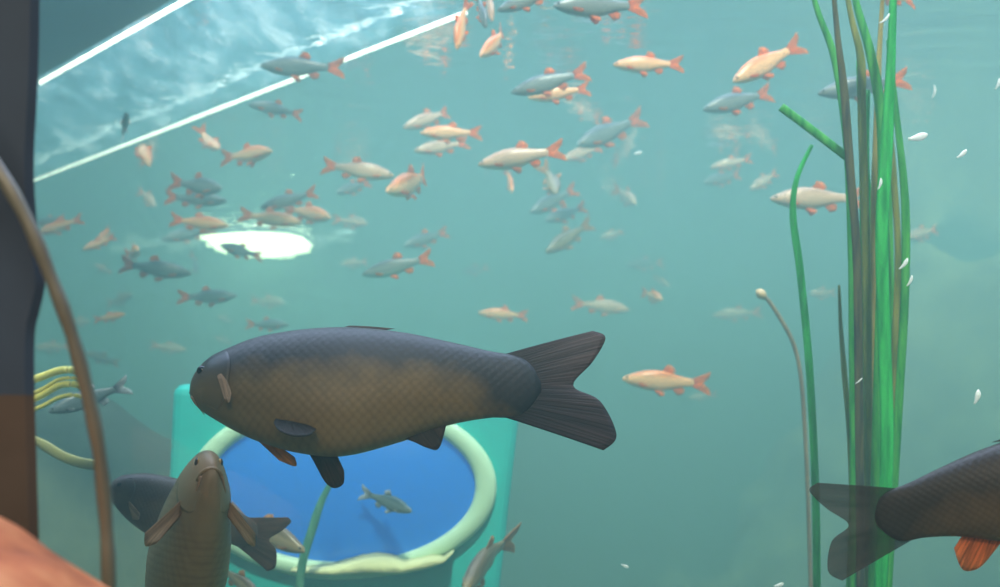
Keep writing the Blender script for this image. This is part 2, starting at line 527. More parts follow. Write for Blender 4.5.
rm = mound('rock_bank', crest([(700, 640), (790, 545), (850, 450), (890, 360), (930, 280), (985, 230), (1060, 200), (1180, 190)], 5.0), 5.8, 1.0, m_rock2, 0.25)
tag(rm, 'mossy rock bank rising faintly behind the reeds at the right edge', 'rock')

def hose():
    m = plain('yellow hose rubber', lin(250, 235, 120), 0.5)
    root = empty('hose', P(40, 400, 1.5))
    tag(root, 'yellow hose loops showing between the dark pillar and the curved pipe', 'hose')
    for (y0, y1, y2, r) in ((378, 371, 370, 2.6), (391, 380, 378, 1.2), (397, 386, 384, 2.2), (408, 398, 395, 1.4)):
        pts = catmull([P(x, y, 1.5) - root.location for x, y in ((8, y0 + 9), (38, y0), (58, y1), (72, y2), (82, y2 + 2))], 5)
        tube('loop', pts, r * 1.5 / F * 1.5, m, root, seg=8)
    # the coil comes together at a hook-up collar behind the pillar
    c = [P(8, y, 1.5) - root.location for y in (383, 395, 405, 420)]
    tube('collar', catmull(c, 4), 0.006, m, root, seg=8)
    return root
hose()

# ------------------------------------------------------------------ reeds
def blade_mat(name, c0, c1):
    m, nt, b, out = new_mat(name)
    tc = nd(nt, 'ShaderNodeTexCoord'); mp = nd(nt, 'ShaderNodeMapping'); mp.inputs['Scale'].default_value = (90, 90, 3)
    nz = nd(nt, 'ShaderNodeTexNoise'); nz.inputs['Scale'].default_value = 1.5; nz.inputs['Detail'].default_value = 4
    r = ramp(nt, [(0.35, c0), (0.65, c1)])
    nt.links.new(tc.outputs['Object'], mp.inputs[0]); nt.links.new(mp.outputs[0], nz.inputs['Vector']); nt.links.new(nz.outputs['Fac'], r.inputs[0])
    nt.links.new(r.outputs[0], b.inputs['Base Color']); b.inputs['Roughness'].default_value = 0.45
    tl = nd(nt, 'ShaderNodeBsdfTranslucent'); mx = nd(nt, 'ShaderNodeMixShader'); mx.inputs[0].default_value = 0.35
    nt.links.new(r.outputs[0], tl.inputs[0]); nt.links.new(b.outputs[0], mx.inputs[1]); nt.links.new(tl.outputs[0], mx.inputs[2])
    nt.links.new(mx.outputs[0], out.inputs[0])
    return m
GREEN = blade_mat('green reed', lin(40, 150, 70), lin(100, 200, 90))
BRIGHT = blade_mat('bright green reed', lin(26, 165, 78), lin(70, 222, 108))
OLIVE = blade_mat('olive reed', lin(110, 125, 45), lin(170, 165, 80))
BROWN = blade_mat('brown reed', lin(66, 66, 54), lin(118, 108, 66))
STRAW = blade_mat('straw reed', lin(170, 150, 80), lin(205, 185, 110))
def reed(path, d, w, mat, label, floor=True, top=True, name='reed', group='reeds at the right', taper=True):
    pts = [P(x, y, d) for x, y in path]
    pts = catmull(pts, 7)
    if floor: pts = to_floor(pts)
    n = len(pts)
    r = 0.98 * w / F * d / 2
    rad = [r * (0.45 + 0.55 * min(1, i / (n * 0.3))) if taper else r for i in range(n)]
    o = tube(name, pts, rad, mat, None, seg=8, flat=0.4)
    tag(o, label, 'reed', group)
    return o
R = [
    ([(858, 60), (862, 150), (864, 260), (862, 380), (862, 480), (858, 600)], 1.545, 9, GREEN, 'green reed hidden in part behind the olive one in the middle of the bunch'),
    ([(880, 150), (878, 250), (880, 340), (882, 450), (876, 600)], 1.62, 11, OLIVE, 'olive reed at the back of the bunch behind the broadest green one'),
    ([(889, 180), (890, 260), (889, 350), (889, 450), (883, 600)], 1.58, 10, GREEN, 'green reed at the back right of the bunch starting at mid height'),
    ([(808, -25), (818, 12), (835, 60), (847, 140), (852, 250), (853, 350), (854, 480), (850, 600)], 1.50, 9, GREEN, 'green reed bending in from the upper left, leftmost of the thick bunch at the top'),
    ([(832, -25), (838, 40), (844, 90), (851, 180), (857, 260), (859, 400), (861, 600)], 1.46, 9, BROWN, 'dark brown reed stem along the left side of the thick bunch'),
    ([(843, -25), (852, 20), (861, 60), (862, 120), (866, 250), (868, 400), (866, 600)], 1.52, 9, OLIVE, 'olive reed running between the brown stem and the bright green blades'),
    ([(850, -25), (858, 10), (872, 60), (882, 130), (882, 250), (878, 400), (873, 600)], 1.49, 11, GREEN, 'green reed crossing the middle of the bunch from upper left'),
    ([(894, -25), (891, 60), (887, 140), (882, 230), (884, 330), (887, 450), (880, 600)], 1.44, 14, BRIGHT, 'broadest bright green reed on the right of the bunch'),
    ([(884, -25), (879, 60), (877, 130), (874, 220), (874, 320), (872, 450), (868, 600)], 1.53, 8, STRAW, 'straw yellow reed in the heart of the bunch'),
    ([(888, 40), (896, 110), (905, 200), (905, 290), (899, 400), (893, 500), (887, 600)], 1.47, 9, GREEN, 'green reed bowing out to the right edge of the bunch'),
    ([(893, 20), (890, 110), (894, 180), (898, 260), (893, 380), (890, 480), (884, 600)], 1.55, 7, OLIVE, 'thin olive reed just inside the rightmost bowed blade'),
    ([(868, 90), (866, 170), (872, 240), (871, 330), (866, 460), (862, 600)], 1.56, 10, BRIGHT, 'bright green reed low in the middle of the bunch'),
    ([(812, 145), (797, 178), (793, 215), (800, 270), (808, 350), (813, 430), (816, 510), (817, 600)], 1.62, 8, BRIGHT, 'lone green reed standing left of the bunch with a bent tip'),
    ([(839, 285), (841, 330), (845, 380), (850, 440), (852, 520), (848, 600)], 1.60, 6, OLIVE, 'short olive reed ending beside the lower left of the bunch'),
]
for a in R: reed(*a)
o = reed([(781, 107), (800, 121), (825, 140), (851, 160)], 1.48, 9, GREEN, 'broken green reed piece slanting down to the bunch from upper left', floor=False, taper=False)
# budded stem
def bud_stem():
    d = 2.0
    pts = [P(x, y, d) for x, y in ((758, 292), (768, 300), (780, 318), (792, 340), (799, 365), (803, 400), (807, 470), (810, 560))]
    root = empty('budding_stem', Vector((pts[-1].x, pts[-1].y, 0)))
    tag(root, 'pale brown drooping stem with a bud at its tip left of the reeds', 'plant')
    pts = to_floor(catmull([p - root.location for p in pts], 6), -root.location.z)
    tube('stem', pts, [0.0042 * (0.8 + 0.2 * min(1, i / 10)) for i in range(len(pts))], blade_mat('dry stem', lin(150, 125, 100), lin(185, 160, 130)), root, seg=8)
    c, t = P(761, 294, d) - root.location, (P(756, 290, d) - P(768, 301, d)).normalized()
    bp_ = [c + t * s for s in (-0.012, -0.006, 0.0, 0.007, 0.012)]
    tube('bud', bp_, [0.004, 0.008, 0.010, 0.007, 0.001], plain('pale bud', lin(225, 190, 150), 0.6), root, seg=10)
bud_stem()
# stalk in front of the blue window
reed([(338, 470), (322, 500), (312, 530), (303, 560), (299, 590)], 1.88, 9, blade_mat('pale green weed', lin(80, 160, 130), lin(120, 190, 160)), 'pale green weed stalk in front of the blue window', name='weed_stalk', group=None)

reed([(16, 432), (40, 443), (62, 456), (82, 463), (98, 465)], 1.6, 11, plain('pale yellow weed', lin(170, 165, 105), 0.6, var=0.15, scale=15), 'pale yellow green weed leaf lying between the dark pillar and the curved pipe', name='weed_leaf', floor=False, group=None)

# ------------------------------------------------------------------ fish
def make_spine(bend):
    """Spine as a unit-chord curve; bend is the total turn in radians, tailward."""
    n = 60; pts = []; x = y = 0.0
    for i in range(n + 1):
        t = i / n
        ang = bend * (t ** 2 - 0.34)
        pts.append((x, y, ang)); x += math.cos(ang) / n; y += math.sin(ang) / n
    L = math.hypot(pts[-1][0], pts[-1][1]); rot = math.atan2(pts[-1][1], pts[-1][0])
    out = []
    for x, y, a in pts:
        out.append(((x * math.cos(rot) + y * math.sin(rot)) / L, (-x * math.sin(rot) + y * math.cos(rot)) / L, a - rot))
    def f(p):
        t = min(max(p.x, 0.0), 1.0) * n
        i = min(int(t), n - 1); u = t - i
        a, b = out[i], out[i + 1]
        X = a[0] + (b[0] - a[0]) * u; Y = a[1] + (b[1] - a[1]) * u; A = a[2] + (b[2] - a[2]) * u
        X += (p.x - min(max(p.x, 0.0), 1.0))
        return Vector((X - p.y * math.sin(A), Y + p.y * math.cos(A), p.z))
    return f

def body_part(spec, sp, mat, root, nu=40, nv=20):
    vs_, fs, uv = [], [], []
    xs, top, bot, wid = spec['x'], spec['top'], spec['bot'], spec['w']
    x_end = xs[-1]
    for i in range(nu + 1):
        t = i / nu
        x = x_end * (t ** 1.25)
        T, B, w = interp(xs, top, x), interp(xs, bot, x), max(0.002, interp(xs, wid, x))
        zc, h = (T + B) / 2, max(0.003, (T - B) / 2)
        for k in range(nv):
            th = 2 * math.pi * k / nv
            cy = math.cos(th); sz = math.sin(th)
            vs_.append(sp(Vector((x, w * (abs(cy) ** 0.9) * (1 if cy > 0 else -1), zc + h * sz))))
            uv.append((x, k / nv))
    for i in range(nu):
        for k in range(nv):
            k2 = (k + 1) % nv
            fs.append((i * nv + k, i * nv + k2, (i + 1) * nv + k2, (i + 1) * nv + k))
    fs.append(tuple(range(nv))); fs.append(tuple(nu * nv + k for k in range(nv)))
    return mesh_obj('body', vs_, fs, mat, root, uvs=uv)

def fin_part(name, rootline, tipline, sp, mat, root, normal=(0, 1, 0), nu=6, nv=10, th=0.003, ripple=0.0, curl=0.0, rot=None):
    """Fin spread between a root line and a tip line (lists of points in fish space)."""
    rl = [Vector(p) for p in rootline]; tl_ = [Vector(p) for p in tipline]
    def along(line, v):
        m = len(line) - 1; s = v * m; i = min(int(s), m - 1); u = s - i
        return catm(line, i, u)
    def catm(l, i, t):
        p0, p1, p2, p3 = l[max(i - 1, 0)], l[i], l[i + 1], l[min(i + 2, len(l) - 1)]
        return 0.5 * ((2 * p1) + (p2 - p0) * t + (2 * p0 - 5 * p1 + 4 * p2 - p3) * t * t + (3 * p1 - p0 - 3 * p2 + p3) * t ** 3)
    N = Vector(normal).normalized()
    vs_, fs, uv = [], [], []
    for side in (1, -1):
        for i in range(nu + 1):
            u = i / nu
            for j in range(nv + 1):
                v = j / nv
                p = along(rl, v).lerp(along(tl_, v), u)
                off = ripple * u * math.sin(v * math.pi * nv) + curl * u * u
                t_ = th * (1 - 0.8 * u)
                p = p + N * (off + side * t_)
                vs_.append(sp(p)); uv.append((u, v))
    k = (nu + 1) * (nv + 1); r = nv + 1
    for s in (0, 1):
        for i in range(nu):
            for j in range(nv):
                a = s * k + i * r + j
                fs.append((a, a + 1, a + r + 1, a + r))
    for i in range(nu):
        a = i * r; fs.append((a, a + r, a + r + k, a + k))
        a = i * r + nv; fs.append((a, a + r, a + r + k, a + k))
    for j in range(nv):
        a = j; fs.append((a, a + 1, a + 1 + k, a + k))
        a = nu * r + j; fs.append((a, a + 1, a + 1 + k, a + k))
    return mesh_obj(name, vs_, fs, mat, root, uvs=uv)

def eye_part(c, r, side, sp, mats, root):
    n, m = 12, 8
    vs_, fs = [], []
    for i in range(m + 1):
        ph = math.pi * i / m
        for k in range(n):
            t = 2 * math.pi * k / n
            vs_.append(sp(Vector((c[0] + r * math.sin(ph) * math.cos(t), side * (c[1] + 0.55 * r * math.cos(ph)), c[2] + r * math.sin(ph) * math.sin(t)))))
    for i in range(m):
        for k in range(n):
            k2 = (k + 1) % n
            fs.append((i * n + k, i * n + k2, (i + 1) * n + k2, (i + 1) * n + k))
    o = mesh_obj('eye', vs_, fs, mats[0], root)
    o.data.materials.append(mats[1])
    for p in o.data.polygons:
        if min(p.vertices) < 4 * n: p.material_index = 1
    return o

def body_mat(name, back, side, belly, z0, z1, scale_freq=0, rough=0.35, spots=0.2, stops=(0.38, 0.6, 0.78), dark_stem=0.0):
    m, nt, b, out = new_mat(name)
    tc = nd(nt, 'ShaderNodeTexCoord'); sx = nd(nt, 'ShaderNodeSeparateXYZ')
    nt.links.new(tc.outputs['Object'], sx.inputs[0])
    mr = nd(nt, 'ShaderNodeMapRange'); mr.inputs['From Min'].default_value = z0; mr.inputs['From Max'].default_value = z1
    nt.links.new(sx.outputs['Z'], mr.inputs['Value'])
    nz = nd(nt, 'ShaderNodeTexNoise'); nz.inputs['Scale'].default_value = 14; nz.inputs['Detail'].default_value = 5
    nt.links.new(tc.outputs['Object'], nz.inputs['Vector'])
    ad = nd(nt, 'ShaderNodeMath', operation='MULTIPLY_ADD'); ad.inputs[1].default_value = spots
    sb = nd(nt, 'ShaderNodeMath', operation='SUBTRACT'); sb.inputs[1].default_value = 0.5
    nt.links.new(nz.outputs['Fac'], sb.inputs[0]); nt.links.new(sb.outputs[0], ad.inputs[0]); nt.links.new(mr.outputs[0], ad.inputs[2])
    r = ramp(nt, [(0.0, belly), (stops[0], side), (stops[1], side), (stops[2], back)])
    fac = ad.outputs[0]
    if dark_stem:
        xr = nd(nt, 'ShaderNodeMapRange'); xr.inputs['From Min'].default_value = 0.62; xr.inputs['From Max'].default_value = 0.78
        xr.inputs['To Max'].default_value = dark_stem
        nt.links.new(sx.outputs['X'], xr.inputs['Value'])
        a2 = nd(nt, 'ShaderNodeMath', operation='ADD'); nt.links.new(fac, a2.inputs[0]); nt.links.new(xr.outputs[0], a2.inputs[1]); fac = a2.outputs[0]
    nt.links.new(fac, r.inputs[0])
    colour = r.outputs[0]
    if scale_freq:
        mp = nd(nt, 'ShaderNodeMapping'); mp.inputs['Rotation'].default_value = (0, math.radians(45), 0)
        mp.inputs['Scale'].default_value = (scale_freq, 0, scale_freq)
        vo = nd(nt, 'ShaderNodeTexVoronoi'); vo.inputs['Scale'].default_value = 1.0; vo.inputs['Randomness'].default_value = 0.18
        nt.links.new(tc.outputs['Object'], mp.inputs[0]); nt.links.new(mp.outputs[0], vo.inputs['Vector'])
        rr = ramp(nt, [(0.3, (1.04, 1.03, 1, 1)), (0.66, (0.82, 0.79, 0.77, 1))])
        nt.links.new(vo.outputs['Distance'], rr.inputs[0])
        mx = nd(nt, 'ShaderNodeMix', data_type='RGBA', blend_type='MULTIPLY')
        # scales begin behind the head
        hx = nd(nt, 'ShaderNodeMapRange'); hx.inputs['From Min'].default_value = 0.10; hx.inputs['From Max'].default_value = 0.14
        nt.links.new(sx.outputs['X'], hx.inputs['Value'])
        nt.links.new(hx.outputs[0], mx.inputs[0])
        nt.links.new(colour, mx.inputs[6]); nt.links.new(rr.outputs[0], mx.inputs[7])
        colour = mx.outputs[2]
        bp = nd(nt, 'ShaderNodeBump'); bp.inputs['Strength'].default_value = 0.12; bp.inputs['Distance'].default_value = 0.004; bp.invert = True
        mh = nd(nt, 'ShaderNodeMath', operation='MULTIPLY'); nt.links.new(vo.outputs['Distance'], mh.inputs[0]); nt.links.new(hx.outputs[0], mh.inputs[1])
        nt.links.new(mh.outputs[0], bp.inputs['Height']); nt.links.new(bp.outputs[0], b.inputs['Normal'])
    nt.links.new(colour, b.inputs['Base Color'])
    b.inputs['Roughness'].default_value = rough
    return m

def fin_mat(name, base, tip, rays=40, trans=0.4, see=0.0):
    m, nt, b, out = new_mat(name)
    uv = nd(nt, 'ShaderNodeUVMap'); sx = nd(nt, 'ShaderNodeSeparateXYZ'); nt.links.new(uv.outputs[0], sx.inputs[0])
    mp = nd(nt, 'ShaderNodeMapping'); mp.inputs['Scale'].default_value = (0.8, rays, 1)
    nz = nd(nt, 'ShaderNodeTexNoise'); nz.inputs['Scale'].default_value = 1.0; nz.inputs['Detail'].default_value = 2
    nt.links.new(uv.outputs[0], mp.inputs[0]); nt.links.new(mp.outputs[0], nz.inputs['Vector'])
    r = ramp(nt, [(0.0, base), (1.0, tip)]); nt.links.new(sx.outputs['X'], r.inputs[0])
    r2 = ramp(nt, [(0.35, (0.5, 0.5, 0.5, 1)), (0.68, (1.5, 1.5, 1.5, 1))]); nt.links.new(nz.outputs['Fac'], r2.inputs[0])
    mx = nd(nt, 'ShaderNodeMix', data_type='RGBA', blend_type='MULTIPLY'); mx.inputs[0].default_value = 1
    nt.links.new(r.outputs[0], mx.inputs[6]); nt.links.new(r2.outputs[0], mx.inputs[7])
    nt.links.new(mx.outputs[2], b.inputs['Base Color']); b.inputs['Roughness'].default_value = 0.5; b.inputs['Specular IOR Level'].default_value = 0.25
    bp = nd(nt, 'ShaderNodeBump'); bp.inputs['Strength'].default_value = 0.5; bp.inputs['Distance'].default_value = 0.003
    nt.links.new(nz.outputs['Fac'], bp.inputs['Height']); nt.links.new(bp.outputs[0], b.inputs['Normal'])
    tl = nd(nt, 'ShaderNodeBsdfTranslucent'); ms = nd(nt, 'ShaderNodeMixShader'); ms.inputs[0].default_value = trans
    nt.links.new(mx.outputs[2], tl.inputs[0]); nt.links.new(b.outputs[0], ms.inputs[1]); nt.links.new(tl.outputs[0], ms.inputs[2])
    res = ms
    if see:
        tr = nd(nt, 'ShaderNodeBsdfTransparent'); m2 = nd(nt, 'ShaderNodeMixShader'); m2.inputs[0].default_value = see
        nt.links.new(ms.outputs[0], m2.inputs[1]); nt.links.new(tr.outputs[0], m2.inputs[2]); res = m2
    nt.links.new(res.outputs[0], out.inputs[0])
    return m

M_PUPIL = plain('fish pupil', (0.004, 0.004, 0.005, 1), 0.08)
M_IRIS = plain('fish iris', lin(190, 150, 70), 0.3)

# ---- big carp: profile read from the photograph's carp, 425 px long
def q(px, py): return ((px - 190) / 425, (392 - py) / 425)
_px  = [190, 193, 200, 210, 222, 231, 245, 262, 300, 345, 400, 450, 490, 518, 532, 541]
_top = [386, 377, 366, 357, 351, 347, 341, 336, 330, 328, 333, 343, 352, 357, 366, 384]
_bot = [392, 401, 409, 416, 423, 428, 435, 442, 453, 457, 444, 427, 420, 419, 408, 394]
CARP_SHAPE = dict(x=[(p - 190) / 425 for p in _px], top=[(392 - t) / 425 * 1.03 for t in _top], bot=[(392 - b) / 425 * 1.03 for b in _bot],
            w=[0.006, 0.024, 0.040, 0.054, 0.064, 0.070, 0.077, 0.084, 0.093, 0.092, 0.076, 0.054, 0.034, 0.020, 0.012, 0.005])

def build_carp(bend, mats, eye_r=0.011, posed=False, dorsal=(0.30, 0.20), slim=False, big_anal=False):
    CARP = dict(CARP_SHAPE)
    if slim:
        CARP['w'] = [0.005, 0.013, 0.024, 0.037, 0.047, 0.053, 0.061, 0.069, 0.085] + CARP_SHAPE['w'][9:]
    root = empty('carp')
    sp = make_spine(bend)
    body_part(CARP, sp, mats['body'], root, 64, 32)
    # tail: two lobes around a fork
    rootl = [(0.735, 0, 0.088), (0.755, 0, 0.06), (0.772, 0, 0.03), (0.778, 0, 0.008), (0.772, 0, -0.018), (0.758, 0, -0.045), (0.74, 0, -0.066)]
    tipl = [(0.955, 0, 0.158), (0.985, 0, 0.140), (0.952, 0, 0.078), (0.903, 0, 0.016), (0.965, 0, -0.022), (1.0, 0, -0.105), (0.968, 0, -0.142)]
    fin_part('tail_fin', rootl, tipl, sp, mats['tail'], root, nu=14, nv=36, th=0.004, ripple=0.0025, curl=0.01)
    # dorsal fin folded back along the ridge
    rl, tl_ = [], []
    for i in range(7):
        x = dorsal[0] + dorsal[1] * i / 6
        z = interp(CARP['x'], CARP['top'], x) - 0.006
        rl.append((x, 0, z)); tl_.append((x + 0.05 + 0.02 * (i / 6), 0, z + (0.017 - 0.007 * i / 6)))
    fin_part('dorsal_fin', rl, tl_, sp, mats['dorsal'], root, nu=4, nv=18, th=0.0035, ripple=0.001)
    # anal fin
    rl = [(0.49, 0, -0.112), (0.52, 0, -0.098), (0.55, 0, -0.083), (0.585, 0, -0.068)]
    tl_ = [(0.535, 0, -0.128), (0.565, 0, -0.142), (0.59, 0, -0.142), (0.605, 0, -0.088)]
    if big_anal:
        tl_ = [(0.535, 0, -0.150), (0.585, 0, -0.185), (0.63, 0, -0.180), (0.635, 0, -0.115)]
    fin_part('anal_fin', rl, tl_, sp, mats['fin'], root, nu=6, nv=14, th=0.0035, ripple=0.001)
    for s in (-1, 1):
        # pelvic fins, held out from the belly
        rl = [(0.285, s * 0.046, -0.128), (0.305, s * 0.042, -0.133), (0.325, s * 0.038, -0.136)]
        tl_ = [(0.335, s * 0.085, -0.205), (0.362, s * 0.078, -0.212), (0.375, s * 0.06, -0.180)]
        if posed and s < 0:        # near pelvic fin points out at the viewer, seen foreshortened
            rl = [(0.225, -0.070, -0.096), (0.242, -0.070, -0.099), (0.260, -0.070, -0.102), (0.280, -0.068, -0.106), (0.300, -0.066, -0.110)]
            tl_ = [(0.226, -0.086, -0.108), (0.244, -0.110, -0.134), (0.278, -0.122, -0.152), (0.312, -0.113, -0.148), (0.322, -0.085, -0.124)]
        elif posed:
            rl = [(0.280, 0.030, -0.130), (0.297, 0.029, -0.133), (0.314, 0.028, -0.136), (0.330, 0.027, -0.137), (0.345, 0.026, -0.137)]
            tl_ = [(0.306, 0.050, -0.175), (0.324, 0.060, -0.204), (0.346, 0.062, -0.218), (0.367, 0.058, -0.208), (0.368, 0.048, -0.180)]
        fin_part('pelvic_fin', rl, tl_, sp, mats['dark' if posed and s < 0 else 'fin'], root, normal=(0.3, s, 0.4), nu=6, nv=12, th=0.0035, ripple=0.0012)
        # pectoral fins behind the gill cover
        k_ = 0.80 if slim else 1.0
        rl = [(0.098, s * k_ * 0.064, -0.018), (0.108, s * k_ * 0.065, -0.032), (0.116, s * k_ * 0.064, -0.046)]
        tl_ = [(0.165, s * 0.120, -0.055), (0.172, s * 0.118, -0.085), (0.150, s * 0.098, -0.095)]
        if posed and s < 0:        # near pectoral fin folded edge-on against the flank
            rl = [(0.082, -0.066, 0.012), (0.090, -0.070, 0.016), (0.098, -0.070, 0.014)]
            tl_ = [(0.112, -0.088, -0.058), (0.122, -0.090, -0.062), (0.124, -0.088, -0.040)]
        elif posed:
            rl = [(0.14, 0.060, -0.085), (0.16, 0.055, -0.092), (0.18, 0.05, -0.10)]
            tl_ = [(0.215, 0.048, -0.155), (0.255, 0.046, -0.170), (0.252, 0.042, -0.150)]
        o = fin_part('pectoral_fin', rl, tl_, sp, mats['far' if s > 0 else 'pect'], root, normal=(0.6, -s * 0.6, 0.4), nu=6, nv=12, th=0.003, ripple=0.001)
        # gill cover: a raised plate with its rear edge standing off the flank
        vs_, fs = [], []
        nu, nv = 10, 14
        for layer in (0, 1):
            for i in range(nu + 1):
                u = i / nu
                for j in range(nv + 1):
                    v = j / nv
                    a = math.radians(58 - 118 * v)
                    x = 0.040 + (0.034 + 0.036 * math.sin(math.pi * v) ** 0.7) * u
                    T, B, w = interp(CARP['x'], CARP['top'], x), interp(CARP['x'], CARP['bot'], x), interp(CARP['x'], CARP['w'], x)
                    lift = 1.0 + (-0.012 + 0.075 * u * math.sin(math.pi * v) ** 0.5) * (1 - layer * 0.7)
                    vs_.append(sp(Vector((x, s * w * lift * abs(math.cos(a)) ** 0.9, (T + B) / 2 + (T - B) / 2 * math.sin(a)))))
        k, r_ = (nu + 1) * (nv + 1), nv + 1
        for L in (0, 1):
            for i in range(nu):
                for j in range(nv):
                    a = L * k + i * r_ + j; fs.append((a, a + 1, a + r_ + 1, a + r_))
        for j in range(nv):
            for i0 in (0, nu):
                a = i0 * r_ + j; fs.append((a, a + 1, a + 1 + k, a + k))
        for i in range(nu):
            for j0 in (0, nv):
                a = i * r_ + j0; fs.append((a, a + r_, a + r_ + k, a + k))
        mesh_obj('gill_cover', vs_, fs, mats['gill'], root)
        eye_part((0.034, interp(CARP['x'], CARP['w'], 0.034) - 0.005, 0.036), eye_r, s, sp, (M_IRIS, M_PUPIL), root)
        # barbels
        b0 = Vector((0.012, s * 0.022, -0.022))
        tube('barbel', [sp(b0 + Vector((0.004 * i, s * 0.002 * i, -0.0055 * i))) for i in range(6)], [0.003, 0.0027, 0.0023, 0.0019, 0.0014, 0.0006], mats['pect'], root, seg=6)
    # lips
    lp = []
    for i in range(13):
        a = math.pi * (i / 12 - 0.5)
        lp.append(sp(Vector((0.004 + 0.030 * (1 - math.cos(a)), 0.026 * math.sin(a), -0.006 - 0.010 * (1 - math.cos(a))))))
    tube('lip', lp, [0.0045] * 13, mats['gill'], root, seg=8, side=Vector((0, 0, 1)))
    return root

# ---- rudd
RX = [0, 0.02, 0.06, 0.12, 0.20, 0.32, 0.45, 0.58, 0.70, 0.80]
RUDD = dict(x=RX, top=[0.004, 0.026, 0.046, 0.070, 0.097, 0.120, 0.116, 0.086, 0.054, 0.042],
            bot=[-0.008, -0.022, -0.044, -0.068, -0.092, -0.113, -0.112, -0.080, -0.050, -0.040],
            w=[0.006, 0.018, 0.032, 0.046, 0.056, 0.060, 0.054, 0.038, 0.022, 0.010])
def build_rudd(bend, mats):
    root = empty('rudd')
    sp = make_spine(bend)
    body_part(RUDD, sp, mats['body'], root, 22, 14)
    rootl = [(0.775, 0, 0.040), (0.795, 0, 0.02), (0.80, 0, 0), (0.795, 0, -0.02), (0.775, 0, -0.038)]
    tipl = [(0.985, 0, 0.135), (0.965, 0, 0.06), (0.905, 0, 0.0), (0.970, 0, -0.06), (0.99, 0, -0.135)]
    fin_part('tail_fin', rootl, tipl, sp, mats['fin'], root, nu=5, nv=12, th=0.006)
    rl = [(0.44, 0, 0.110), (0.50, 0, 0.100), (0.56, 0, 0.086)]
    tl_ = [(0.50, 0, 0.190), (0.56, 0, 0.165), (0.595, 0, 0.115)]
    fin_part('dorsal_fin', rl, tl_, sp, mats['fin'], root, nu=3, nv=8, th=0.006)
    rl = [(0.56, 0, -0.080), (0.61, 0, -0.066), (0.66, 0, -0.055)]
    tl_ = [(0.62, 0, -0.150), (0.68, 0, -0.130), (0.70, 0, -0.085)]
    fin_part('anal_fin', rl, tl_, sp, mats['fin'], root, nu=3, nv=8, th=0.006)
    for s in (-1, 1):
        rl = [(0.36, s * 0.022, -0.106), (0.39, s * 0.02, -0.108), (0.41, s * 0.018, -0.106)]
        tl_ = [(0.43, s * 0.05, -0.170), (0.47, s * 0.045, -0.160), (0.47, s * 0.03, -0.125)]
        fin_part('pelvic_fin', rl, tl_, sp, mats['fin'], root, normal=(0.2, s, 0.3), nu=3, nv=6, th=0.006)
        rl = [(0.185, s * 0.052, -0.030), (0.19, s * 0.052, -0.045), (0.195, s * 0.05, -0.058)]
        tl_ = [(0.28, s * 0.085, -0.055), (0.285, s * 0.08, -0.075), (0.265, s * 0.07, -0.085)]
        fin_part('pectoral_fin', rl, tl_, sp, mats['fin'], root, normal=(0.3, s, 0.3), nu=3, nv=6, th=0.005)
        eye_part((0.055, 0.026, 0.018), 0.016, s, sp, (M_IRIS, M_PUPIL), root)
    return root

KIND = {
    'o': dict(body=body_mat('lamplit orange rudd skin', lin(235, 130, 60), lin(255, 188, 132), lin(255, 200, 158), -0.12, 0.12, 0, 0.3),  # orange of the lamp light is put into this skin colour
              fin=fin_mat('orange fin', lin(255, 122, 44), lin(255, 152, 74), 14, 0.5)),
    'g': dict(body=body_mat('dark grey rudd skin', lin(80, 90, 94), lin(126, 130, 124), lin(168, 158, 140), -0.12, 0.12, 0, 0.35),
              fin=fin_mat('dull red fin', lin(240, 120, 60), lin(250, 148, 84), 14, 0.5)),
    'p': dict(body=body_mat('pale silver rudd skin', lin(188, 146, 118), lin(226, 184, 155), lin(228, 198, 172), -0.12, 0.12, 0, 0.3),
              fin=fin_mat('pale pink fin', lin(255, 132, 66), lin(255, 158, 96), 14, 0.5)),
}
KIND['b'] = dict(body=body_mat('brown rudd skin', lin(105, 88, 66), lin(150, 130, 98), lin(175, 155, 120), -0.12, 0.12, 0, 0.35),
                 fin=fin_mat('sandy fin', lin(190, 130, 85), lin(215, 160, 115), 14))
KIND['s'] = dict(body=body_mat('slate fish skin', lin(64, 84, 92), lin(100, 116, 120), lin(150, 156, 150), -0.12, 0.12, 0, 0.35),
                 fin=fin_mat('slate white fin', lin(70, 84, 96), lin(215, 220, 225), 10))
_cache = {}
def copy_tree(o, parent=None):
    c = o.copy(); COL.objects.link(c)
    if parent: c.parent = parent
    for ch in list(o.children):
        copy_tree(ch, c)
    return c

def place(root, h, t, roll):
    """Head at h, tail tip at t, back upward, then rolled about its own length."""
    ax = t - h; L = ax.length; ax.normalize()
    up = Vector((0, 0, 1))
    if abs(ax.z) > 0.98: up = Vector((0, -1, 0))
    z = (up - ax * up.dot(ax)).normalized(); y = z.cross(ax)
    M = Matrix((ax, y, z)).transposed() @ Matrix.Rotation(math.radians(roll), 3, 'X')
    root.matrix_world = Matrix.Translation(h) @ (M.to_4x4()) @ Matrix.Scale(L, 4)

def rudd(hx, hy, tx, ty, d, dd, kind, bend, roll, label, group='rudd shoal'):
    key = (kind, bend)
    if key not in _cache:
        _cache[key] = build_rudd(bend, KIND[kind]); r = _cache[key]
    else:
        r = copy_tree(_cache[key])
    h, t = P(hx, hy, d - dd / 2), P(tx, ty, d + dd / 2)
    # keep the whole fish under the surface
    top = max(h.z, t.z) + 0.13 * (t - h).length
    if top > SURF - 0.02:
        k = (SURF - 0.02 - CAM.z) / (top - CAM.z)
        h, t = CAM + (h - CAM) * k, CAM + (t - CAM) * k
    place(r, h, t, roll)
    tag(r, label, 'fish', group)
    return r

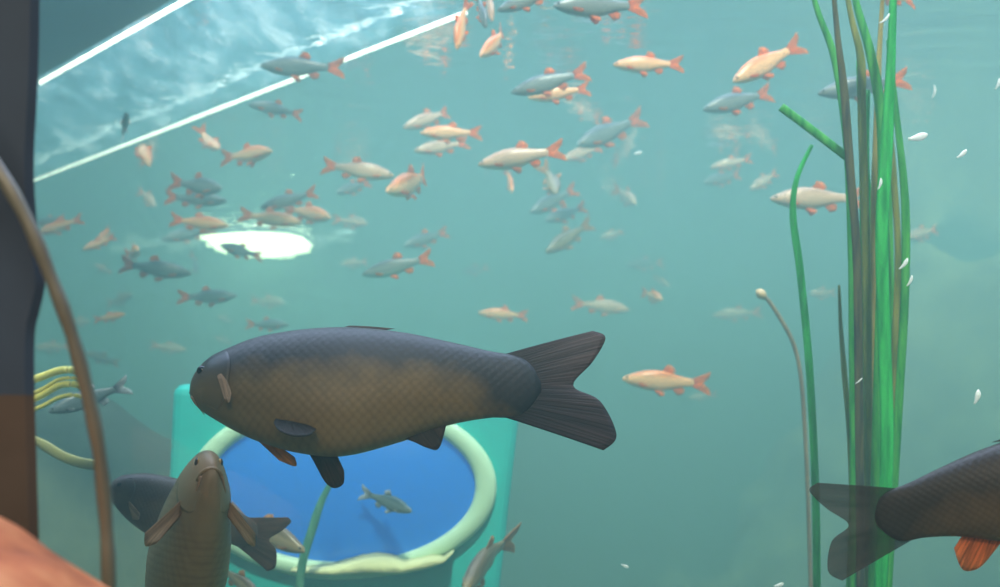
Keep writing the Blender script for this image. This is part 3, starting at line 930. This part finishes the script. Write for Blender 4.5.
FISH = [
 # top band, left to right
 (127,113,122,138, 2.6,.12,'g',0.0,0,'small dark slim fish hanging upright in the cloudy band at upper left'),
 (219,149,198,124, 2.8,.10,'o',0.9,60,'orange curved fish diving head down below the long glowing edge at left'),
 (260,66,346,68, 2.35,.0,'g',0.0,0,'dark blue grey fish crossing in front of the long white glowing edge'),
 (248,104,303,116, 2.65,.05,'g',0.5,0,'grey fish with bent tail just below the dark one on the glowing edge'),
 (457,50,470,-2, 2.1,.05,'o',-0.4,0,'orange brown fish hanging head down at the end of the glowing edge'),
 (486,28,474,-8, 2.05,.05,'g',0.3,0,'dark fish head down at the top edge right of the glowing edge end'),
 (492,22,484,-14, 2.15,.05,'p',0.3,0,'whitish fish head down beside the dark one at the top edge'),
 (497,11,560,-12, 2.0,.0,'g',0.0,0,'dark grey fish half cut by the top edge centre left, head pointing left'),
 (553,6,648,6, 1.95,.05,'g',0.0,0,'long grey fish with orange tail along the top edge, centre right'),
 (480,57,502,30, 2.35,.12,'o',0.5,0,'small orange fish slanting head down under the top edge near the centre'),
 (613,65,685,64, 2.25,.0,'o',0.0,0,'bright orange fish swimming level alone at upper right of centre'),
 (511,93,590,71, 2.3,.0,'g',0.0,0,'grey backed fish, upper one of the overlapping pair at top centre'),
 (528,98,591,88, 2.4,.0,'o',0.0,0,'orange fish tucked under the grey backed one at top centre'),
 (577,146,646,116, 2.9,.1,'g',-0.5,0,'dim grey fish climbing tail up right of the top centre pair'),
 (733,82,804,42, 2.2,.05,'o',-0.3,0,'pale orange fish slanting head down left of the reed tops'),
 (703,110,773,92, 2.5,.05,'g',0.0,0,'grey fish below the slanting orange one left of the reeds'),
 (818,94,911,78, 2.1,.0,'g',0.0,0,'grey fish with orange fins passing behind the upper reeds'),
 (868,-12,916,2, 2.0,.05,'o',0.0,0,'pink orange fish cut by the top edge above the reeds'),
 (403,128,449,112, 3.0,.1,'p',0.5,0,'pale grey fish highest of the three stacked left of top centre'),
 (420,133,483,133, 2.7,.0,'o',0.0,0,'light orange fish in the middle of the three stacked left of top centre'),
 (414,151,470,142, 3.0,.05,'p',-0.3,0,'pinkish pale fish lowest of the three stacked left of top centre'),
 # middle of the shoal
 (478,165,566,149, 2.2,.0,'p',0.0,0,'large silvery fish with vivid orange fins in the centre of the shoal'),
 (512,193,504,168, 3.3,.12,'o',0.3,0,'tiny orange fish pointing down below the large silvery one'),
 (556,194,540,162, 2.9,.15,'b',0.9,40,'brownish fish curled head down right of the tiny orange one'),
 (530,213,578,188, 3.4,.1,'g',-0.3,0,'faint grey fish, upper of two parallel ones below the shoal centre'),
 (545,221,587,206, 3.6,.1,'g',-0.3,0,'faint grey fish, lower of two parallel ones below the shoal centre'),
 (563,160,602,146, 3.6,.1,'p',0.0,0,'ghostly pale fish tucked under the dim climbing grey fish'),
 (636,205,612,188, 4.4,.2,'p',0.5,0,'ghostly short fish alone in the open water right of the shoal'),
 (546,253,593,222, 3.2,.1,'b',-0.3,0,'olive fish slanting tail up alone below the shoal'),
 (626,265,665,263, 5.2,.1,'g',0.0,0,'very faint grey fish level in open water right of centre'),
 (600,238,624,231, 5.0,.1,'p',0.0,0,'barely visible pale fish above the faint level grey one'),
 (462,272,489,267, 5.0,.1,'g',0.0,0,'faint small grey fish above the big carp, right of the orange finned one'),
 (272,151,220,158, 2.8,.1,'o',0.3,0,'orange fish facing right above the lamp glare, near the left glowing edge'),
 (394,176,321,165, 2.5,.0,'p',-0.3,0,'large yellowish fish facing right with orange tail left of the shoal centre'),
 (336,193,371,182, 3.4,.1,'g',0.0,0,'small grey fish under the belly of the large yellowish one'),
 (386,192,425,175, 2.6,.22,'o',0.5,0,'plump orange fish turned towards the viewer right of the yellowish one'),
 (150,167,142,145, 3.0,.12,'o',-0.9,60,'small curled orange fish under the left part of the long glowing edge'),
 (155,207,137,190, 4.2,.12,'p',0.5,0,'faint pale fish beneath the small curled orange one'),
 (222,189,168,181, 2.8,.1,'g',0.5,0,'stout grey fish, upper of two overlapping ones left above the lamp glare'),
 (227,201,164,197, 2.95,.0,'g',-0.3,0,'slim grey fish, lower of two overlapping ones left above the lamp glare'),
 (229,226,169,219, 2.7,.0,'o',0.3,0,'vivid orange fish facing right just upper left of the lamp glare'),
 (161,240,216,228, 3.9,.1,'g',0.0,0,'dim grey fish under the vivid orange one left of the lamp glare'),
 (260,208,318,191, 2.85,.0,'g',-0.3,0,'grey fish with orange tail, uppermost of three above the lamp glare'),
 (302,223,238,214, 2.8,.0,'o',0.0,0,'orange fish facing right, closest above the lamp glare'),
 (331,218,283,208, 3.0,.1,'o',0.3,0,'orange fish facing right at the upper right of the lamp glare'),
 (368,224,332,219, 4.4,.1,'p',0.5,0,'faint pale fish right of the lamp glare'),
 (219,245,263,257, 3.1,.1,'g',0.0,0,'dark fish silhouetted against the bright lamp glare'),
 (404,246,449,231, 3.6,.1,'g',-0.3,0,'faint grey fish above the larger one with orange fork tail'),
 (362,275,434,257, 2.4,.0,'g',0.0,0,'large grey fish with orange forked tail above the back of the big carp'),
 (340,264,368,262, 5.0,.1,'p',0.0,0,'very faint pale sliver of fish left of the orange fork tailed one'),
 # left side
 (36,234,84,218, 3.2,.0,'o',0.0,0,'orange fish slanting beside the curved pipe, lower of the left pair'),
 (34,224,66,217, 3.35,.0,'g',0.0,0,'grey fish behind the orange one beside the curved pipe'),
 (82,250,116,236, 3.3,.05,'o',-0.3,0,'small thin orange fish right of the curved pipe, left of the lamp glare'),
 (98,240,110,229, 3.45,.15,'o',0.5,0,'tiny pink reflection touching the top of the small thin orange fish'),  # mirror image of that orange fish, put in as a fish
 (192,274,119,264, 2.8,.0,'g',-0.3,0,'grey fish with orange fins facing right below left of the lamp glare'),
 (138,250,124,255, 3.3,.15,'o',0.3,0,'tiny orange fish above the tail of the grey one below the lamp glare'),
 (94,264,112,273, 4.8,.1,'p',0.0,0,'faint pinkish fish between the pipe and the grey orange finned one'),
 (196,275,190,252, 4.2,.1,'g',0.5,0,'dim grey fish upright just left under the lamp glare'),
 (132,294,106,304, 4.4,.1,'b',0.3,0,'brownish faint fish facing right above the small bright orange one'),
 (126,314,93,320, 3.2,.0,'o',0.3,0,'small bright orange fish facing right near the curved pipe'),
 (90,322,70,321, 5.2,.1,'p',0.0,0,'very faint pale fish touching the pipe left of the small bright orange one'),
 (237,296,176,297, 3.0,.0,'g',0.3,0,'dim grey fish facing right above the head of the big carp'),
 (187,350,150,345, 5.0,.0,'p',0.3,0,'thin faint pale fish left of the head of the big carp'),
 (84,352,120,364, 4.0,.1,'b',0.0,0,'faint brown fish right of the pipe above the blue tipped tail'),
 (33,348,72,346, 4.6,.0,'p',0.0,0,'thin pale fish between the dark pillar and the curved pipe'),
 (217,316,232,322, 5.4,.1,'p',0.3,0,'tiny ghostly fish above the snout of the big carp'),
 (214,337,232,343, 5.4,.1,'p',0.3,0,'tiny ghostly fish close over the forehead of the big carp'),
 (289,325,245,324, 3.2,.0,'g',0.0,0,'dim grey fish just over the back of the big carp near its nape'),
 (285,303,250,300, 5.4,.1,'p',0.3,0,'very faint pale fish above the dim grey one over the carp'),
 # right of the carp
 (478,313,529,316, 3.3,.0,'o',0.0,0,'orange fish level above the rear back of the big carp'),
 (630,310,571,303, 3.6,.0,'p',-0.5,0,'pale thin fish facing right above the tail of the big carp'),
 (662,300,641,292, 3.6,.15,'o',0.3,0,'small round orange fish right of the pale thin one'),
 (670,287,653,276, 5.4,.1,'p',0.3,0,'ghostly fish just above the small round orange one'),
 (622,379,712,384, 2.4,.0,'o',0.0,0,'clear orange pink fish swimming alone right of the big carp tail'),
 (688,398,718,394, 5.2,.0,'p',0.0,0,'faint pale fish under the tail of the lone orange pink one'),
 (712,316,763,312, 5.0,.0,'p',0.3,0,'faint pale fish left of the budding stem'),
 (770,199,866,198, 2.35,.0,'p',0.0,0,'large pinkish fish with red lower fins partly behind the reeds'),
 (703,183,741,174, 4.3,.1,'g',0.0,0,'faint grey fish, lower of two left of the large pinkish one'),
 (710,168,753,158, 4.4,.0,'p',0.0,0,'faint pale fish, upper of two left of the large pinkish one'),
 (750,190,778,172, 4.8,.1,'p',0.0,0,'ghostly fish near the snout of the large pinkish one'),
 (906,238,938,229, 4.0,.1,'p',0.0,0,'faint brown fish to the right of the reeds'),
 (810,294,836,292, 4.8,.1,'p',0.0,0,'faint pale fish between the lone reed and the thick bunch'),
 (464,592,519,537, 1.82,.22,'b',-0.5,20,'brown fish diving head down right of the blue window'),
 (412,512,359,492, 1.92,.05,'s',0.5,0,'ghostly grey green fish in front of the blue window'),
 (305,552,226,512, 1.75,.05,'b',0.3,0,'yellowish fish behind the dark carp tail at lower left'),
 (262,600,215,565, 1.8,.05,'b',0.3,0,'pale fish at the bottom edge under the dark carp tail'),
 (48,412,131,384, 1.7,.05,'s',-0.5,0,'grey fish with raised blue white tail behind the curved pipe'),
]
for f in FISH: rudd(*f)

# ---- carp
ST = dict(stops=(0.30, 0.40, 0.64), dark_stem=0.3)
DK = dict(body=body_mat('dark bronze carp skin', lin(34, 33, 38), lin(138, 112, 72), lin(152, 126, 84), -0.17, 0.19, 62, 0.5, 0.3, **ST),
          gill=body_mat('smooth carp head skin', lin(40, 42, 50), lin(128, 104, 70), lin(146, 120, 80), -0.17, 0.19, 0, 0.35, 0.2, **ST),
          tail=fin_mat('dark carp tail fin', lin(44, 40, 42), lin(88, 70, 70), 50, 0.3),
          fin=fin_mat('brown carp fin', lin(54, 41, 34), lin(70, 52, 42), 16, 0.3),
          pect=fin_mat('tan carp fin', lin(170, 130, 92), lin(205, 165, 125), 12, 0.3),
          far=fin_mat('orange carp fin', lin(215, 130, 50), lin(245, 165, 85), 12, 0.4))
DK['dorsal'] = DK['fin']; DK['dark'] = fin_mat('dark brown fin', lin(36, 27, 25), lin(44, 34, 30), 16, 0.1)
def carp(h, t, roll, bend, mats, label, posed=False, dorsal=(0.30, 0.20), slim=False, big_anal=False):
    r = build_carp(bend, mats, posed=posed, dorsal=dorsal, slim=slim, big_anal=big_anal)
    place(r, h, t, roll); tag(r, label, 'fish', 'large carp')
    return r
c1 = carp(P(190, 391, 1.10), P(615, 391, 1.10), -20, 0.06, DK, 'large dark bronze carp swimming left across the middle', True, dorsal=(0.315, 0.09))
# its far pectoral fin shows orange against the window
DK2 = dict(DK); DK2['far'] = DK['pect']
DK2['body'] = body_mat('brown carp skin', lin(84, 74, 58), lin(150, 124, 88), lin(164, 138, 98), -0.17, 0.19, 62, 0.5, 0.3)
DK2['gill'] = body_mat('smooth brown carp head skin', lin(88, 76, 60), lin(152, 126, 90), lin(166, 140, 102), -0.17, 0.19, 0, 0.45, 0.3)
c2 = carp(P(212, 465, 1.0), P(140, 712, 1.24), 6, 0.1, DK2, 'brown carp rising head up with its belly to the glass at lower left', slim=True)
DK3 = dict(DK)
DK3['body'] = body_mat('blackish carp skin', lin(62, 50, 42), lin(108, 84, 60), lin(140, 114, 84), -0.17, 0.19, 62, 0.5, 0.3, **ST)
DK3['gill'] = body_mat('blackish carp head skin', lin(62, 50, 42), lin(108, 84, 60), lin(140, 114, 84), -0.17, 0.19, 0, 0.5, 0.3, **ST)
DK3['tail'] = fin_mat('blackish carp tail fin', lin(52, 44, 40), lin(84, 66, 54), 50, 0.3)
c3 = carp(P(108, 488, 1.30), P(284, 548, 1.42), 5, 0.1, DK3, 'dark carp crossing behind the upright brown carp at lower left')
OR = dict(DK3); OR['fin'] = fin_mat('orange carp belly fin', lin(225, 110, 50), lin(250, 160, 100), 16, 0.4); OR['tail'] = fin_mat('smoky thin tail fin', lin(62, 52, 46), lin(112, 98, 90), 40, 0.4, 0.38)
c4 = carp(P(1176, 458, 0.90), P(818, 536, 0.98), -5, -0.1, OR, 'dark carp with orange fin leaving past the right edge, only tail and rear showing', dorsal=(0.26, 0.12), big_anal=True)

# ------------------------------------------------------------------ drifting white flakes
M_FLAKE = plain('white flake', (0.97, 0.97, 0.95, 1), 0.25)
_nt = M_FLAKE.node_tree
_tl = nd(_nt, 'ShaderNodeBsdfTranslucent'); _tl.inputs[0].default_value = (0.97, 0.97, 0.95, 1)
_ms = nd(_nt, 'ShaderNodeMixShader'); _ms.inputs[0].default_value = 0.4
_nt.links.new(_nt.nodes['Principled BSDF'].outputs[0], _ms.inputs[1]); _nt.links.new(_tl.outputs[0], _ms.inputs[2])
_nt.links.new(_ms.outputs[0], _nt.nodes['Material Output'].inputs[0])
def flake(px, py, L, ang, d, label, curl=0.4, w=0.35):
    L = L / F * d
    n = 9; vs_, fs = [], []
    c = P(px, py, d)
    root = c
    u = (ROT @ Vector((math.cos(ang), math.sin(ang), 0))); v = (ROT @ Vector((-math.sin(ang), math.cos(ang), 0))); nrm = ROT @ Vector((0, 0, 1))
    pts = []
    for i in range(n):
        t = i / (n - 1) - 0.5
        pts.append(c + u * (t * L) + v * (curl * L * (t * t - 0.1)))
    rad = [max(0.0004, w * L * 0.5 * (math.sin(math.pi * (0.08 + 0.87 * (i / (n - 1)) ** 1.6)) ** 0.8)) for i in range(n)]
    o = tube('flake', pts, rad, M_FLAKE, None, seg=8, flat=0.5, side=v)
    tag(o, label, 'flake', 'white flakes drifting in the water')
for a in [
    (885, 19, 14, 0.75, 1.35, 'thin white flake in front of the reeds near the top edge', 0.5, 0.2),
    (918, 137, 20, 0.25, 1.3, 'largest white flake right of the upper reeds', 0.2, 0.4),
    (962, 154, 13, 0.7, 1.35, 'small white flake farther right of the largest one', 0.3, 0.35),
    (880, 184, 12, 1.3, 1.35, 'white curled flake in front of the middle of the reeds', 0.5, 0.28),
    (904, 264, 14, 0.9, 1.35, 'upper of two white flakes at the right edge of the reeds', 0.4, 0.3),
    (910, 281, 12, 1.1, 1.35, 'lower of two white flakes at the right edge of the reeds', 0.4, 0.28),
    (977, 397, 15, 1.3, 1.3, 'lone white flake near the right edge at mid height', 0.3, 0.4),
    (859, 381, 9, 0.7, 1.35, 'tiny white sliver in front of the lower reeds', 0.1, 0.15),
    (638, 153, 8, 0.3, 2.2, 'faint white speck in open water right of the shoal', 0.2, 0.5),
    (625, 566, 8, -0.4, 1.6, 'white speck near the bottom edge right of the blue window', 0.2, 0.4),
    (779, 585, 10, 0.3, 1.4, 'white flake at the bottom edge beside the lone reed', 0.2, 0.4),
    (934, 92, 14, 1.4, 1.8, 'faint pale flake upper right above the largest white one', 0.5, 0.2),
    (998, 84, 12, 1.2, 1.5, 'pale flake touching the right edge near the top', 0.4, 0.3)]:
    flake(*a)
